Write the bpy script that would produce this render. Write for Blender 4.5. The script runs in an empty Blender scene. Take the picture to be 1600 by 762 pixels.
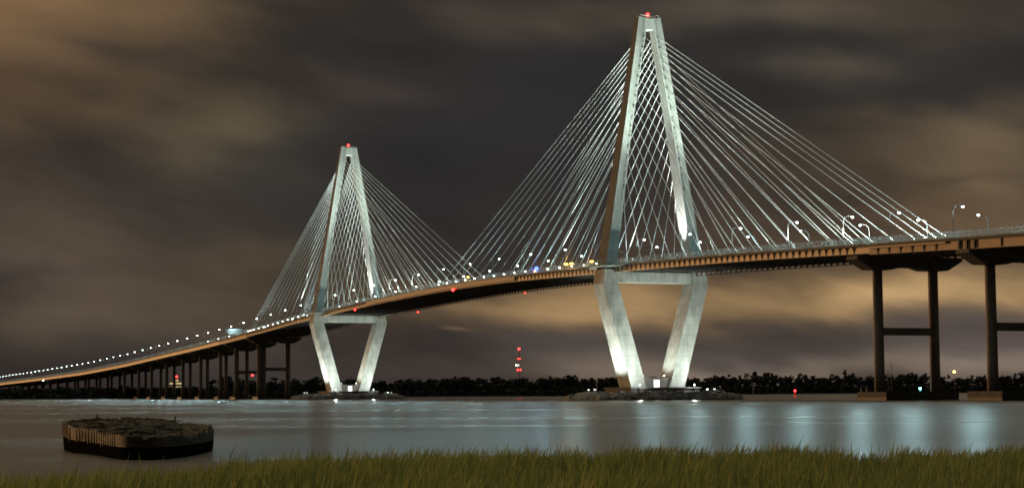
import bpy, math, random
import numpy as np
from mathutils import Vector, Matrix, noise as mnoise
R = math.radians
rng = random.Random(7)
nrg = np.random.default_rng(11)
scene = bpy.context.scene
C = scene.collection
PI = math.pi

# ------------------------------------------------------------------ helpers
class MB:
    """collects geometry, build() links it as ONE mesh object"""
    def __init__(s): s.v = []; s.f = []
    def add(s, vs, fs):
        o = len(s.v); s.v += [tuple(v) for v in vs]; s.f += [tuple(i + o for i in f) for f in fs]
    def box(s, a, b):
        x0, y0, z0 = a; x1, y1, z1 = b
        s.add([(x0,y0,z0),(x1,y0,z0),(x1,y1,z0),(x0,y1,z0),(x0,y0,z1),(x1,y0,z1),(x1,y1,z1),(x0,y1,z1)],
              [(3,2,1,0),(4,5,6,7),(0,1,5,4),(1,2,6,5),(2,3,7,6),(3,0,4,7)])
    def loft(s, rings, cap=True):
        n = len(rings[0]); vs = [p for r in rings for p in r]; fs = []
        for i in range(len(rings) - 1):
            for j in range(n):
                k = (j + 1) % n
                fs.append((i*n+j, i*n+k, (i+1)*n+k, (i+1)*n+j))
        if cap:
            fs.append(tuple(range(n))[::-1]); fs.append(tuple((len(rings)-1)*n + j for j in range(n)))
        s.add(vs, fs)
    def tube(s, pts, r, n=6, r2=None):
        pts = [Vector(p) for p in pts]; rings = []
        for i, p in enumerate(pts):
            t = (pts[min(i+1, len(pts)-1)] - pts[max(i-1, 0)]).normalized()
            u = t.cross(Vector((0,0,1)))
            if u.length < 1e-4: u = Vector((1,0,0))
            u.normalize(); w = u.cross(t)
            rr = r if r2 is None else r + (r2 - r) * i / (len(pts) - 1)
            rings.append([p + (u*math.cos(2*PI*k/n) + w*math.sin(2*PI*k/n)) * rr for k in range(n)])
        s.loft(rings)
    def poly(s, pts2, z0, z1):
        s.loft([[(x, y, z0) for x, y in pts2], [(x, y, z1) for x, y in pts2]])
    def build(s, name, mat, parent=None, smooth=False):
        me = bpy.data.meshes.new(name); me.from_pydata(s.v, [], s.f); me.update()
        if smooth: me.polygons.foreach_set('use_smooth', [True]*len(me.polygons))
        me.materials.append(mat)
        o = bpy.data.objects.new(name, me); C.objects.link(o)
        if parent is not None: o.parent = parent
        return o

def fixn(o):
    import bmesh
    bm = bmesh.new(); bm.from_mesh(o.data); bmesh.ops.recalc_face_normals(bm, faces=bm.faces[:]); bm.to_mesh(o.data); bm.free()
    return o
def tag(o, label=None, cat=None, group=None, kind=None):
    if label: o['label'] = label
    if cat: o['category'] = cat
    if group: o['group'] = group
    if kind: o['kind'] = kind
    return o
def thing(name, label, cat, loc=(0,0,0), rz=0., group=None):
    o = bpy.data.objects.new(name, None); C.objects.link(o); o.empty_display_size = .2
    o.location = loc; o.rotation_euler = (0,0,rz)
    return tag(o, label, cat, group)
def copy_tree(o, parent=None):
    c = o.copy(); C.objects.link(c); c.parent = parent
    for ch in list(o.children): copy_tree(ch, c)
    return c
def npmesh(name, verts, faces4, mat, cols=None):
    me = bpy.data.meshes.new(name)
    n = len(verts); m = len(faces4); k = faces4.shape[1]
    me.vertices.add(n); me.vertices.foreach_set('co', verts.astype(np.float32).ravel())
    me.loops.add(m*k); me.loops.foreach_set('vertex_index', faces4.astype(np.int32).ravel())
    me.polygons.add(m); me.polygons.foreach_set('loop_start', np.arange(0, m*k, k, dtype=np.int32))
    me.polygons.foreach_set('loop_total', np.full(m, k, dtype=np.int32))
    me.update(calc_edges=True)
    if cols is not None:
        a = me.color_attributes.new('tint', 'FLOAT_COLOR', 'POINT')
        c4 = np.ones((n,4), np.float32); c4[:,:3] = cols; a.data.foreach_set('color', c4.ravel())
    me.materials.append(mat)
    o = bpy.data.objects.new(name, me); C.objects.link(o); return o

# ------------------------------------------------------------------ materials
class NT:
    def __init__(s, tree): s.t = tree
    def n(s, typ, **kw):
        nd = s.t.nodes.new(typ)
        for k, v in kw.items():
            if k == 'ins':
                for i, val in v.items():
                    if isinstance(val, bpy.types.NodeSocket): s.t.links.new(val, nd.inputs[i])
                    else: nd.inputs[i].default_value = val
            else: setattr(nd, k, v)
        return nd
    def m(s, op, a, b=None, c=None):
        ins = {0: a}
        if b is not None: ins[1] = b
        if c is not None: ins[2] = c
        return s.n('ShaderNodeMath', operation=op, ins=ins).outputs[0]
    def noise(s, vec, scale, detail=4, rough=.55):
        return s.n('ShaderNodeTexNoise', ins={'Vector': vec, 'Scale': scale, 'Detail': detail, 'Roughness': rough}).outputs[0]
    def ramp(s, fac, stops):
        r = s.n('ShaderNodeValToRGB', ins={0: fac}); e = r.color_ramp.elements
        while len(e) < len(stops): e.new(.5)
        for i, (p, c) in enumerate(stops):
            e[i].position = p; e[i].color = (*c, 1) if len(c) == 3 else c
        return r.outputs[0]
    def map(s, vec, scale=(1,1,1), loc=(0,0,0)):
        return s.n('ShaderNodeMapping', ins={'Vector': vec, 'Scale': scale, 'Location': loc}).outputs[0]
    def mix(s, fac, a, b, blend='MIX'):
        nd = s.n('ShaderNodeMix', data_type='RGBA', blend_type=blend)
        for i, v in ((0, fac), (6, a), (7, b)):
            if isinstance(v, bpy.types.NodeSocket): s.t.links.new(v, nd.inputs[i])
            else: nd.inputs[i].default_value = v if i == 0 else (*v, 1)
        return nd.outputs[2]
def new_mat(name):
    m = bpy.data.materials.new(name); m.use_nodes = True; t = m.node_tree; t.nodes.clear()
    q = NT(t); out = q.n('ShaderNodeOutputMaterial'); return m, q, out
def principled(q, out, color, rough=.8, **kw):
    b = q.n('ShaderNodeBsdfPrincipled')
    for k, v in {'Base Color': color, 'Roughness': rough, **kw}.items():
        if isinstance(v, bpy.types.NodeSocket): q.t.links.new(v, b.inputs[k])
        else: b.inputs[k].default_value = (*v, 1) if isinstance(v, tuple) and len(v) == 3 else v
    q.t.links.new(b.outputs[0], out.inputs[0]); return b
def basic(name, c1, c2, scale, rough=.8, stretch=(1,1,1), metal=0., bump=0.):
    m, q, out = new_mat(name)
    co = q.n('ShaderNodeTexCoord').outputs['Object']
    nz = q.noise(q.map(co, stretch), scale, 6, .6)
    col = q.ramp(nz, [(.3, c1), (.7, c2)])
    b = principled(q, out, col, rough, Metallic=metal)
    if bump:
        bp = q.n('ShaderNodeBump', ins={'Strength': bump, 'Height': nz}); q.t.links.new(bp.outputs[0], b.inputs['Normal'])
    return m
def concrete(name, c1, c2, lift=4.6, joint=.26):
    m, q, out = new_mat(name)
    co = q.n('ShaderNodeTexCoord').outputs['Object']
    sp = q.n('ShaderNodeSeparateXYZ', ins={0: co})
    n1 = q.noise(co, .12, 6, .6); n2 = q.noise(q.map(co, (1,1,.16)), .55, 4, .5)
    f = q.m('ADD', q.m('MULTIPLY', n1, .6), q.m('MULTIPLY', n2, .4))
    col = q.ramp(f, [(.32, c1), (.62, c2)])
    z = q.m('MODULO', q.m('ADD', sp.outputs[2], 100.), lift)
    j = q.m('LESS_THAN', z, .22)
    # each pour has its own slight tone
    lf = q.m('FLOOR', q.m('DIVIDE', q.m('ADD', sp.outputs[2], 100.), lift))
    wn = q.n('ShaderNodeTexWhiteNoise', noise_dimensions='1D', ins={'W': lf}).outputs[0]
    col = q.mix(q.m('MULTIPLY', wn, .16), col, c1)
    col = q.mix(q.m('MULTIPLY', j, joint), col, tuple(v*.25 for v in c1))
    principled(q, out, col, .85, **{'Specular IOR Level': .12}); return m
def emit(name, color, strength, back=None):
    m, q, out = new_mat(name)
    e = q.n('ShaderNodeEmission', ins={'Color': (*color, 1), 'Strength': strength})
    q.t.links.new(e.outputs[0], out.inputs[0]); return m

M = {}
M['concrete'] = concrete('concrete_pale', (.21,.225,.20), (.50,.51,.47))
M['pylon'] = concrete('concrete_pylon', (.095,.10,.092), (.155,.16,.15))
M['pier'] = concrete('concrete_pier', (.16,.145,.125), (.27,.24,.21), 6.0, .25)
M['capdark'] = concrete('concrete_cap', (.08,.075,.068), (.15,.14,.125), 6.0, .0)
M['footing'] = basic('concrete_footing', (.04,.035,.031), (.085,.075,.065), .5, .9)
M['tidal'] = basic('tidal_stain', (.015,.014,.012), (.04,.035,.03), .8, .7)
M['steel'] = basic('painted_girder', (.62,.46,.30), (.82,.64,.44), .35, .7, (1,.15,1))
M['steel_dimlit'] = basic('dimlit_painted_girder', (.30,.21,.135), (.42,.30,.20), .35, .7, (1,.15,1))  # same girder steel, weaker city glow at the right end darkened into the colour
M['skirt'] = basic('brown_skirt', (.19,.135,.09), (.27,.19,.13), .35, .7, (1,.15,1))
M['bracket'] = basic('dark_bracket', (.03,.027,.025), (.06,.05,.045), 1., .7)
M['frame'] = basic('underside_steel', (.05,.045,.04), (.10,.085,.075), .4, .8)
M['slabedge'] = basic('dark_slab_edge', (.035,.033,.032), (.07,.065,.06), .5, .85)
M['asphalt'] = basic('asphalt', (.04,.04,.04), (.06,.06,.058), 2., .9)
M['cable'] = basic('white_cable_sheath', (.50,.52,.50), (.60,.61,.59), .2, .5)
M['collar'] = basic('anchor_collar', (.02,.02,.02), (.05,.05,.05), 1., .6)
M['pole'] = basic('galvanised_pole', (.35,.35,.34), (.5,.5,.48), 1., .45, metal=.3)
M['rail'] = basic('dull_railing', (.16,.165,.16), (.24,.245,.24), 1., .6)
M['lamppole'] = basic('dark_lamp_pole', (.035,.035,.035), (.06,.06,.06), 1., .6)
M['housing'] = basic('lamp_housing', (.10,.10,.10), (.18,.18,.18), 3., .5)
M['rock'] = basic('riprap_rock', (.035,.033,.031), (.33,.32,.30), .30, .9)
M['mound'] = basic('rubble_bed', (.03,.028,.025), (.06,.055,.05), .6, .95)
M['land'] = basic('far_marsh_land', (.018,.018,.012), (.04,.036,.024), .02, .95)
M['mud'] = basic('marsh_mud', (.015,.014,.01), (.035,.03,.022), .7, .9)
M['mast'] = basic('mast_steel', (.10,.05,.04), (.2,.1,.08), 1., .6)
M['wood'] = basic('weathered_piles', (.10,.075,.05), (.25,.19,.13), 1., .9, (1,1,.2))
M['redpaint'] = basic('red_buoy_paint', (.25,.02,.015), (.4,.04,.03), 2., .5)
M['carpaint'] = basic('white_car_paint', (.6,.6,.6), (.7,.7,.7), 1., .3)
M['rubber'] = basic('tyre_rubber', (.015,.015,.015), (.03,.03,.03), 3., .9)
M['glass'] = basic('dark_glass', (.01,.012,.014), (.02,.022,.025), 1., .08)
M['wall'] = basic('stucco_wall', (.35,.30,.22), (.5,.43,.32), .2, .9)
M['roof'] = basic('hotel_roof', (.10,.05,.04), (.18,.09,.07), .3, .9)
M['sign'] = basic('sign_back', (.13,.135,.13), (.20,.205,.20), 1., .6)

M['lens'] = emit('lamp_lens', (.82,1.,.98), 24.)
M['flood'] = emit('floodlight_lens', (.88,1.,.95), 14.)
M['bulb'] = emit('bare_bulb', (.95,1.,.97), 6.)
M['red'] = emit('red_lamp', (1.,.022,.02), 14.)
M['redsmall'] = emit('red_lamp_small', (1.,.03,.02), 5.)
M['blue'] = emit('blue_lightbar', (.035,.07,1.), 14.)
M['amber'] = emit('amber_lamp', (1.,.45,.05), 26.)
M['cyan'] = emit('cyan_lamp', (.10,.85,1.), 28.)
M['door'] = emit('lit_doorway', (1.,1.,.93), 2.2)
M['window'] = emit('lit_window', (1.,.72,.35), .9)
M['whitedot'] = emit('white_lamp', (1.,1.,.95), 22.)

# translucent mesh panels of the fence
m, q, out = new_mat('wire_mesh_fence')
co = q.n('ShaderNodeTexCoord').outputs['Object']
nz = q.noise(co, .35, 3)
tr = q.n('ShaderNodeBsdfTransparent'); tl = q.n('ShaderNodeBsdfTranslucent', ins={'Color': (.75,.82,.78,1)}); df = q.n('ShaderNodeBsdfDiffuse', ins={'Color': (.5,.54,.52,1)})
a = q.n('ShaderNodeMixShader', ins={0: .35, 1: tl.outputs[0], 2: df.outputs[0]})
b = q.n('ShaderNodeMixShader', ins={0: q.m('ADD', q.m('MULTIPLY', nz, .20), .05), 1: tr.outputs[0], 2: a.outputs[0]})
q.t.links.new(b.outputs[0], out.inputs[0]); M['fence'] = m

# water: long exposure, smooth; ripple strength varies over the river
m, q, out = new_mat('river_water')
co = q.n('ShaderNodeNewGeometry').outputs['Position']
sp = q.n('ShaderNodeSeparateXYZ', ins={0: co})
wob = q.noise(q.map(co, (.006,.006,1)), 1., 3)
yy = q.m('ADD', sp.outputs[1], q.m('MULTIPLY', q.m('SUBTRACT', wob, .5), 60.))
far = q.n('ShaderNodeMapRange', ins={0: yy, 1: 600., 2: 680., 3: 0., 4: 1.}).outputs[0]
st1 = q.noise(q.map(co, (.007,.024,1)), 1., 3, .5)
st2 = q.noise(q.map(co, (.03,.10,1)), 1., 2, .5)
rough = q.m('ADD', q.n('ShaderNodeMapRange', ins={0: st1, 1: .3, 2: .7, 3: .255, 4: .325}).outputs[0], q.m('MULTIPLY', far, -.05))
k = q.m('ADD', q.m('MULTIPLY', q.m('MAXIMUM', q.m('SUBTRACT', st1, .42), 0.), -.20), q.m('MULTIPLY', q.m('MAXIMUM', q.m('SUBTRACT', st2, .42), 0.), -.012))
k = q.m('MULTIPLY', k, q.m('SUBTRACT', 1., q.m('MULTIPLY', far, .85)))
nrm = q.n('ShaderNodeCombineXYZ', ins={0: 0., 1: k, 2: 1.})
nn = q.n('ShaderNodeVectorMath', operation='NORMALIZE', ins={0: nrm.outputs[0]}).outputs[0]
b = principled(q, out, (.125,.114,.098), rough, IOR=2.6)
q.t.links.new(nn, b.inputs['Normal']); M['water'] = m

# grass
m, q, out = new_mat('cordgrass')
at = q.n('ShaderNodeAttribute', attribute_name='tint').outputs[0]
df = q.n('ShaderNodeBsdfDiffuse', ins={'Color': at}); tl = q.n('ShaderNodeBsdfTranslucent', ins={'Color': at})
a = q.n('ShaderNodeMixShader', ins={0: .4, 1: df.outputs[0], 2: tl.outputs[0]})
q.t.links.new(a.outputs[0], out.inputs[0]); M['grass'] = m
m, q, out = new_mat('tree_leaves')
at = q.n('ShaderNodeAttribute', attribute_name='tint').outputs[0]
principled(q, out, at, .9); M['leaves'] = m

# wreck timber: staves, weed
def timber(name, c1, c2, c3, cells, spec=.3):
    m, q, out = new_mat(name)
    co = q.n('ShaderNodeTexCoord').outputs['Object']
    n1 = q.noise(q.map(co, cells), 1.2, 6, .65); n2 = q.noise(co, 2.4, 4, .6)
    col = q.ramp(n1, [(.3, c1), (.5, c2), (.72, c3)])
    b = principled(q, out, col, .85, **{'Specular IOR Level': spec})
    bp = q.n('ShaderNodeBump', ins={'Strength': .8, 'Distance': .08, 'Height': q.m('ADD', n1, n2)}); q.t.links.new(bp.outputs[0], b.inputs['Normal'])
    return m
M['stave'] = timber('hull_staves', (.014,.011,.007), (.09,.064,.034), (.30,.21,.105), (4,4,.6))
M['wet'] = timber('wet_hull', (.004,.0035,.003), (.009,.008,.007), (.016,.014,.012), (2,2,2), 0.)
M['plank'] = timber('side_planking', (.010,.009,.007), (.045,.035,.021), (.13,.092,.048), (.5,.5,5))
M['deckwood'] = timber('rotten_deck', (.010,.010,.007), (.034,.032,.019), (.07,.062,.04), (1.2,.35,1))

# ------------------------------------------------------------------ camera
CAM_R = Vector((9.99982525e-01,4.79616902e-04,-5.89239796e-03)); CAM_U = Vector((0.00591189,-0.08112616,0.99668631)); CAM_F = Vector((0.,0.99670373,0.08112757))
cam = bpy.data.cameras.new('camera'); co_ = bpy.data.objects.new('camera', cam); C.objects.link(co_)
mw = Matrix.Identity(4)
for i in range(3):
    mw[i][0] = CAM_R[i]; mw[i][1] = CAM_U[i]; mw[i][2] = -CAM_F[i]
mw[2][3] = 3.011
co_.matrix_world = mw
cam.sensor_width = 36.; cam.lens = 36.*2873.54/1600.; cam.clip_start = .5; cam.clip_end = 30000.
scene.camera = co_

# ------------------------------------------------------------------ world: night sky with lit clouds
w = bpy.data.worlds.new('World'); scene.world = w; w.use_nodes = True
t = w.node_tree; t.nodes.clear(); q = NT(t)
wo = q.n('ShaderNodeOutputWorld')
g = q.n('ShaderNodeTexCoord').outputs['Generated']
sp = q.n('ShaderNodeSeparateXYZ', ins={0: g}); X, Y, Z = sp.outputs
el = q.m('ARCSINE', Z)
az = q.m('ARCTAN2', X, Y)
base_v = q.n('ShaderNodeCombineXYZ', ins={0: az, 1: q.m('ADD', el, q.m('MULTIPLY', az, .16)), 2: 0.}).outputs[0]
w1 = q.n('ShaderNodeTexNoise', ins={'Vector': q.map(base_v, (9, 26, 1), (3.1, 1.7, 0)), 'Scale': 1., 'Detail': 4., 'Roughness': .5})
ws = q.n('ShaderNodeSeparateXYZ', ins={0: w1.outputs[1]})
azw = q.m('ADD', az, q.m('MULTIPLY', q.m('SUBTRACT', ws.outputs[0], .5), .11))
elw = q.m('ADD', el, q.m('MULTIPLY', q.m('SUBTRACT', ws.outputs[1], .5), .046))
BL = [  # azimuth and elevation in milliradians, spreads, strength, tint
 # (x px, y px, rx, ry, rgb) measured by eye, turned into angles here
 (-20,-10,250,150,(.150,.080,.028)),(330,0,200,75,(.060,.040,.018)),(10,160,190,70,(.052,.032,.014)),(340,190,130,62,(.058,.044,.020)),
 (50,335,230,60,(.055,.037,.021)),(395,430,160,55,(.052,.036,.017)),(60,490,210,38,(.060,.042,.024)),(110,410,170,50,(.035,.022,.014)),(560,120,110,36,(.020,.013,.008)),
 (845,15,170,40,(.052,.036,.020)),(1160,20,220,34,(.036,.028,.017)),(1450,25,220,50,(.054,.038,.020)),(1265,130,120,26,(.042,.032,.018)),
 (1390,255,260,55,(.062,.042,.021)),(1570,225,160,50,(.060,.041,.019)),(1560,345,240,55,(.110,.066,.030)),(1200,380,260,60,(.040,.024,.012)),
 (1300,478,430,29,(.44,.275,.115)),(860,478,220,30,(.100,.058,.022)),(1500,440,300,60,(.075,.045,.018)),(640,500,200,40,(.020,.012,.005)),
 (1330,590,330,20,(.17,.125,.085)),(1100,560,520,45,(.034,.027,.024)),(1450,560,260,45,(.060,.046,.041)),(715,527,26,5,(.11,.068,.028)),(900,600,260,20,(.03,.02,.013)),
 (300,560,600,80,(.012,.008,.006)),
]
rgb = None
def vadd(a, b): return q.n('ShaderNodeVectorMath', operation='ADD', ins={0: a, 1: b}).outputs[0]
for (x, y, rx, ry, c) in BL:
    a0 = math.atan((x-800)/2873.5); e0 = math.atan((615-y-(x-800)*-.006)/2873.5)
    u = q.m('DIVIDE', q.m('SUBTRACT', azw, a0), rx/2873.5); v = q.m('DIVIDE', q.m('SUBTRACT', elw, e0), ry/2873.5)
    gq = q.m('EXPONENT', q.m('MULTIPLY', q.m('ADD', q.m('MULTIPLY', u, u), q.m('MULTIPLY', v, v)), -.8))
    sv = q.n('ShaderNodeVectorMath', operation='SCALE'); sv.inputs[0].default_value = c; t.links.new(gq, sv.inputs[3])
    rgb = sv.outputs[0] if rgb is None else vadd(rgb, sv.outputs[0])
# darker gaps between the clouds
for (x, y, rx, ry, am) in [(1300,72,75,26,.62),(1180,98,70,24,.6),(1480,163,150,20,.62),(1100,150,70,45,.35),(226,98,65,22,.5),(150,225,85,42,.5),(463,48,75,42,.55),(460,228,75,32,.4),
        (700,210,190,110,.25),(930,190,60,120,.3),(600,60,90,40,.3),(30,420,120,14,.35),(250,300,120,22,.3),(1330,330,120,14,.25),(1540,300,100,9,.25),(1150,545,420,22,.12)]:
    a0 = math.atan((x-800)/2873.5); e0 = math.atan((615-y-(x-800)*-.006)/2873.5)
    u = q.m('DIVIDE', q.m('SUBTRACT', azw, a0), rx/2873.5); v = q.m('DIVIDE', q.m('SUBTRACT', elw, e0), ry/2873.5)
    gq = q.m('EXPONENT', q.m('MULTIPLY', q.m('ADD', q.m('MULTIPLY', u, u), q.m('MULTIPLY', v, v)), -.8))
    sv = q.n('ShaderNodeVectorMath', operation='SCALE', ins={0: rgb}); t.links.new(q.m('SUBTRACT', 1., q.m('MULTIPLY', gq, am)), sv.inputs[3]); rgb = sv.outputs[0]
# the clouds' own structure
n2 = q.noise(q.map(base_v, (7, 17, 1), (.4, 5.2, 0)), 1., 4, .45)
n3 = q.noise(q.map(base_v, (16, 75, 1), (7.4, 2.2, 0)), 1., 3, .45)
mod = q.m('ADD', q.n('ShaderNodeMapRange', ins={0: n2, 1: .36, 2: .64, 3: .50, 4: 1.22}).outputs[0], q.m('MULTIPLY', q.m('SUBTRACT', n3, .5), .34))
sc_ = q.n('ShaderNodeVectorMath', operation='SCALE', ins={0: rgb}); t.links.new(mod, sc_.inputs[3])
dark = q.n('ShaderNodeVectorMath', operation='SCALE'); dark.inputs[0].default_value = (.0235,.0215,.0222)
t.links.new(q.m('ADD', q.m('MULTIPLY', mod, .45), .55), dark.inputs[3])
# overcast lit by the city overhead and behind, out of the picture
hi = q.n('ShaderNodeMapRange', interpolation_type='SMOOTHSTEP', ins={0: el, 1: .55, 2: 1.2, 3: 0., 4: 1.}).outputs[0]
hv = q.n('ShaderNodeVectorMath', operation='SCALE'); hv.inputs[0].default_value = (.68,.66,.48)
t.links.new(q.m('MULTIPLY', hi, q.m('ADD', q.m('MULTIPLY', n2, .8), .4)), hv.inputs[3])
tot = vadd(vadd(sc_.outputs[0], dark.outputs[0]), hv.outputs[0])
bg1 = q.n('ShaderNodeBackground', ins={0: tot, 1: 1.})
SUN_EL, SUN_AZ = R(6.), R(-45.)     # azimuth from +Y, negative = to the left
sky = q.n('ShaderNodeTexSky', sky_type='NISHITA', sun_disc=False, sun_elevation=SUN_EL, sun_rotation=SUN_AZ)
bg2 = q.n('ShaderNodeBackground', ins={0: sky.outputs[0], 1: .0006})
ad = q.n('ShaderNodeAddShader', ins={0: bg1.outputs[0], 1: bg2.outputs[0]})
t.links.new(ad.outputs[0], wo.inputs[0])

# the glow of the sodium lit city, from the left
sl = bpy.data.lights.new('city_glow', 'SUN'); sl.energy = 2.0; sl.angle = R(9.); sl.color = (1.,.53,.21)
so = bpy.data.objects.new('city_glow', sl); C.objects.link(so)
d = Vector((math.sin(SUN_AZ)*math.cos(SUN_EL), math.cos(SUN_AZ)*math.cos(SUN_EL), math.sin(SUN_EL)))
so.rotation_euler = d.to_track_quat('Z', 'Y').to_euler(); so.location = (-200, 300, 300)

scene.view_settings.view_transform = 'Standard'; scene.view_settings.look = 'None'
scene.view_settings.exposure = 0.; scene.view_settings.gamma = 1.
scene.render.engine = 'CYCLES'
cy = scene.cycles; cy.use_denoising = True; cy.max_bounces = 5; cy.diffuse_bounces = 2; cy.glossy_bounces = 3; cy.transparent_max_bounces = 12; cy.transmission_bounces = 2
cy.sample_clamp_indirect = 2.; cy.caustics_reflective = False; cy.caustics_refractive = False; cy.use_light_tree = True
cy.filter_width = 1.75
for k_ in ('lens','flood','bulb'): M[k_].cycles.emission_sampling = 'NONE'

# ------------------------------------------------------------------ bridge frame
ANG = 0.38352362; BX, BY = 62.87253579, 832.64285
ca, sa = math.cos(ANG), math.sin(ANG)
FAR = -471.
def W(s, l, z=0.):           # along the bridge (towards the viewer +), to the right, up -> world
    return Vector((BX + s*sa + l*ca, BY - s*ca + l*sa, z))
def L(s, l, z): return (l, -s, z)      # local coordinates of anything standing in the bridge's frame
PS = np.array([-3600,-2900,-2341,-1862,-1507,-1233,-1021,-869,-739,-607,-568,-495,-448,-356,-276,-210,-151,-110,-65,-15,23,65,124,175,221,261,296,420,600.])
PH = np.array([15,20,25.2,28.4,31.6,36.4,41.8,45.6,49.3,53.6,55.2,57.8,59.2,61.0,62.2,62.7,62.4,61.9,60.9,59.6,58.7,57.6,55.9,54.0,52.1,50.6,49.4,45.,39.])
SS = np.arange(-3600, 601, 5.); HH = np.interp(SS, PS, PH)
for _ in range(30): HH[1:-1] = (HH[:-2] + 2*HH[1:-1] + HH[2:]) / 4
def zf(s): return float(np.interp(s, SS, HH))       # top of the edge girders
SLAB = .8
def zd(s): return zf(s) + SLAB                      # road level

# ------------------------------------------------------------------ water, land
mb = MB(); mb.add([(-9000,-600,0),(9000,-600,0),(9000,16000,0),(-9000,16000,0)], [(0,1,2,3)])
tag(mb.build('river_water', M['water']), 'smooth brown grey river reflecting the lit bridge', 'river', kind='structure')
mb = MB(); mb.add([(-12000,-900,-6),(12000,-900,-6),(12000,17000,-6),(-12000,17000,-6)], [(0,1,2,3)])
tag(mb.build('river_bed', M['mud']), 'dark river bed below the water', 'river bed', kind='structure')

def shore(name, pts, back, label):
    top = []; n = len(pts); vs = []; fs = []
    for i, (x, y) in enumerate(pts):
        vs += [(x, y, -.6), (x, y+26, .9), (x*1.02, y+140, 1.8), (x*1.9, back, 3.)]
    for i in range(n-1):
        for k in range(3): fs.append((i*4+k, (i+1)*4+k, (i+1)*4+k+1, i*4+k+1))
    mb = MB(); mb.add(vs, fs); return tag(mb.build(name, M['land']), label, 'shore', kind='structure')
def shore_y(x):
    xs = [-2600,-1500,-485,-108,40,200,330,640,1000,2600]; ys = [1900,1920,1960,2010,2080,2550,2900,3150,3180,3200]
    return float(np.interp(x, xs, ys))
shore('far_shore', [(x, shore_y(x) + 9*math.sin(x*.05) + 6*math.sin(x*.021)) for x in range(-2600, 2601, 40)], 9000, 'low dark far shore along the river')

# far woods: leaf clumps, one mass per stretch of shore
def woods(name, x0, x1, h_lo, h_hi, seed, label, rows=4, back=26, step=9.):
    r = np.random.default_rng(seed); V = []; T = []
    for row in range(rows):
        x = x0 + r.uniform(0, step)
        while x < x1:
            y = shore_y(x) + 45 + row*back + r.uniform(-8, 8)
            h = r.uniform(h_lo, h_hi) * (1 + .40*mnoise.noise((x*.017, row*.3+seed, 0)) + .16*mnoise.noise((x*.05, row+seed, 5)))
            rad = r.uniform(4.5, 8.5)
            rad *= r.uniform(.7,1.35); nl = int(r.integers(5, 11)); tone = r.uniform(.6, 1.3)
            for _ in range(nl):
                c = np.array([x + r.uniform(-.7,.7)*rad, y + r.uniform(-.6,.6)*rad, h*r.uniform(.42,.93) + 1])
                rr = rad*r.uniform(.2,.55)
                k = int(9 + rr*7)
                p = r.normal(size=(k,3)); p /= np.linalg.norm(p,axis=1)[:,None]; p *= (r.uniform(.55,1.08,size=(k,1))*rr)*np.array([1.1,1.1,.8])
                V.append(p + c); T.append(np.full(k, tone*r.uniform(.7,1.3)))
            # understorey and stems
            k = 26
            p = np.stack([x + r.uniform(-1.2,1.2,k)*rad, y + r.uniform(-5,5,k), r.uniform(.3,.62,k)**1.0*h*r.uniform(.1,1.2,k)],1)
            V.append(p); T.append(np.full(k, tone*.7))
            x += step*r.uniform(.55,1.5)
    # dense undergrowth at the foot: a thick uneven bank of brush
    nb = int((x1-x0)/3.)
    for row in range(3):
        bx = r.uniform(x0, x1, nb*5); by = np.array([shore_y(v) for v in bx]) + 30 + row*14 + r.uniform(-3,3,nb*5)
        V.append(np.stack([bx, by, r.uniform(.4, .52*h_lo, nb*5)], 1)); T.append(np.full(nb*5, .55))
    core = []
    x = x0
    while x < x1:
        hh = h_lo*(.46 + .16*mnoise.noise((x*.03, seed, 2.)) + .05*mnoise.noise((x*.2, seed, 4.))); yb = shore_y(x) + 62
        a_, b_ = x-.5, x+6.5
        P8 = [(a_,yb,0),(b_,yb,0),(b_,yb+14,0),(a_,yb+14,0),(a_,yb+1.5,hh),(b_,yb+1.5,hh),(b_,yb+12,hh),(a_,yb+12,hh)]
        for f_ in ((0,1,5,4),(1,2,6,5),(2,3,7,6),(3,0,4,7),(4,5,6,7)): core.append([P8[i] for i in f_])
        x += 6.2
    core = np.array(core).reshape(-1,3)
    P = np.concatenate(V); tn = np.concatenate(T); n = len(P)
    s = r.uniform(.8, 1.9, (n,1)); s[-nb*15:] *= 1.7
    a = r.normal(size=(n,3)); a /= np.linalg.norm(a,axis=1)[:,None]; b = np.cross(a, r.normal(size=(n,3))); b /= np.linalg.norm(b,axis=1)[:,None]
    q4 = np.stack([P-a*s*1.2, P+b*s*.8, P+a*s*1.1, P-b*s*.7], 1).reshape(-1,3)
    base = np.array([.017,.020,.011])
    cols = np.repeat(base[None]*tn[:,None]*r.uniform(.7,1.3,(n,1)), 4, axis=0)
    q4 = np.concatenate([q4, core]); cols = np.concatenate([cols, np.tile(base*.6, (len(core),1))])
    f = np.arange(len(q4)).reshape(-1,4)
    # solid dark undergrowth so that no daylight shows at the foot
    o = npmesh(name, q4, f, M['leaves'], cols)
    return tag(o, label, 'woods', kind='stuff')
woods('far_woods', -760, -330, 8, 12, 8, 'low dark scrub and trees on the shore under the far left approach')
woods('far_woods', -330, 60, 14, 21, 3, 'dark mass of trees along the far shore behind the shorter tower')
woods('far_woods', 60, 330, 18, 25, 4, 'dark tree mass on the shore behind the taller tower')
woods('far_woods', 330, 1100, 25, 34, 5, 'dark tree mass on the far shore at the right, behind the piers', step=12.)

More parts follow.
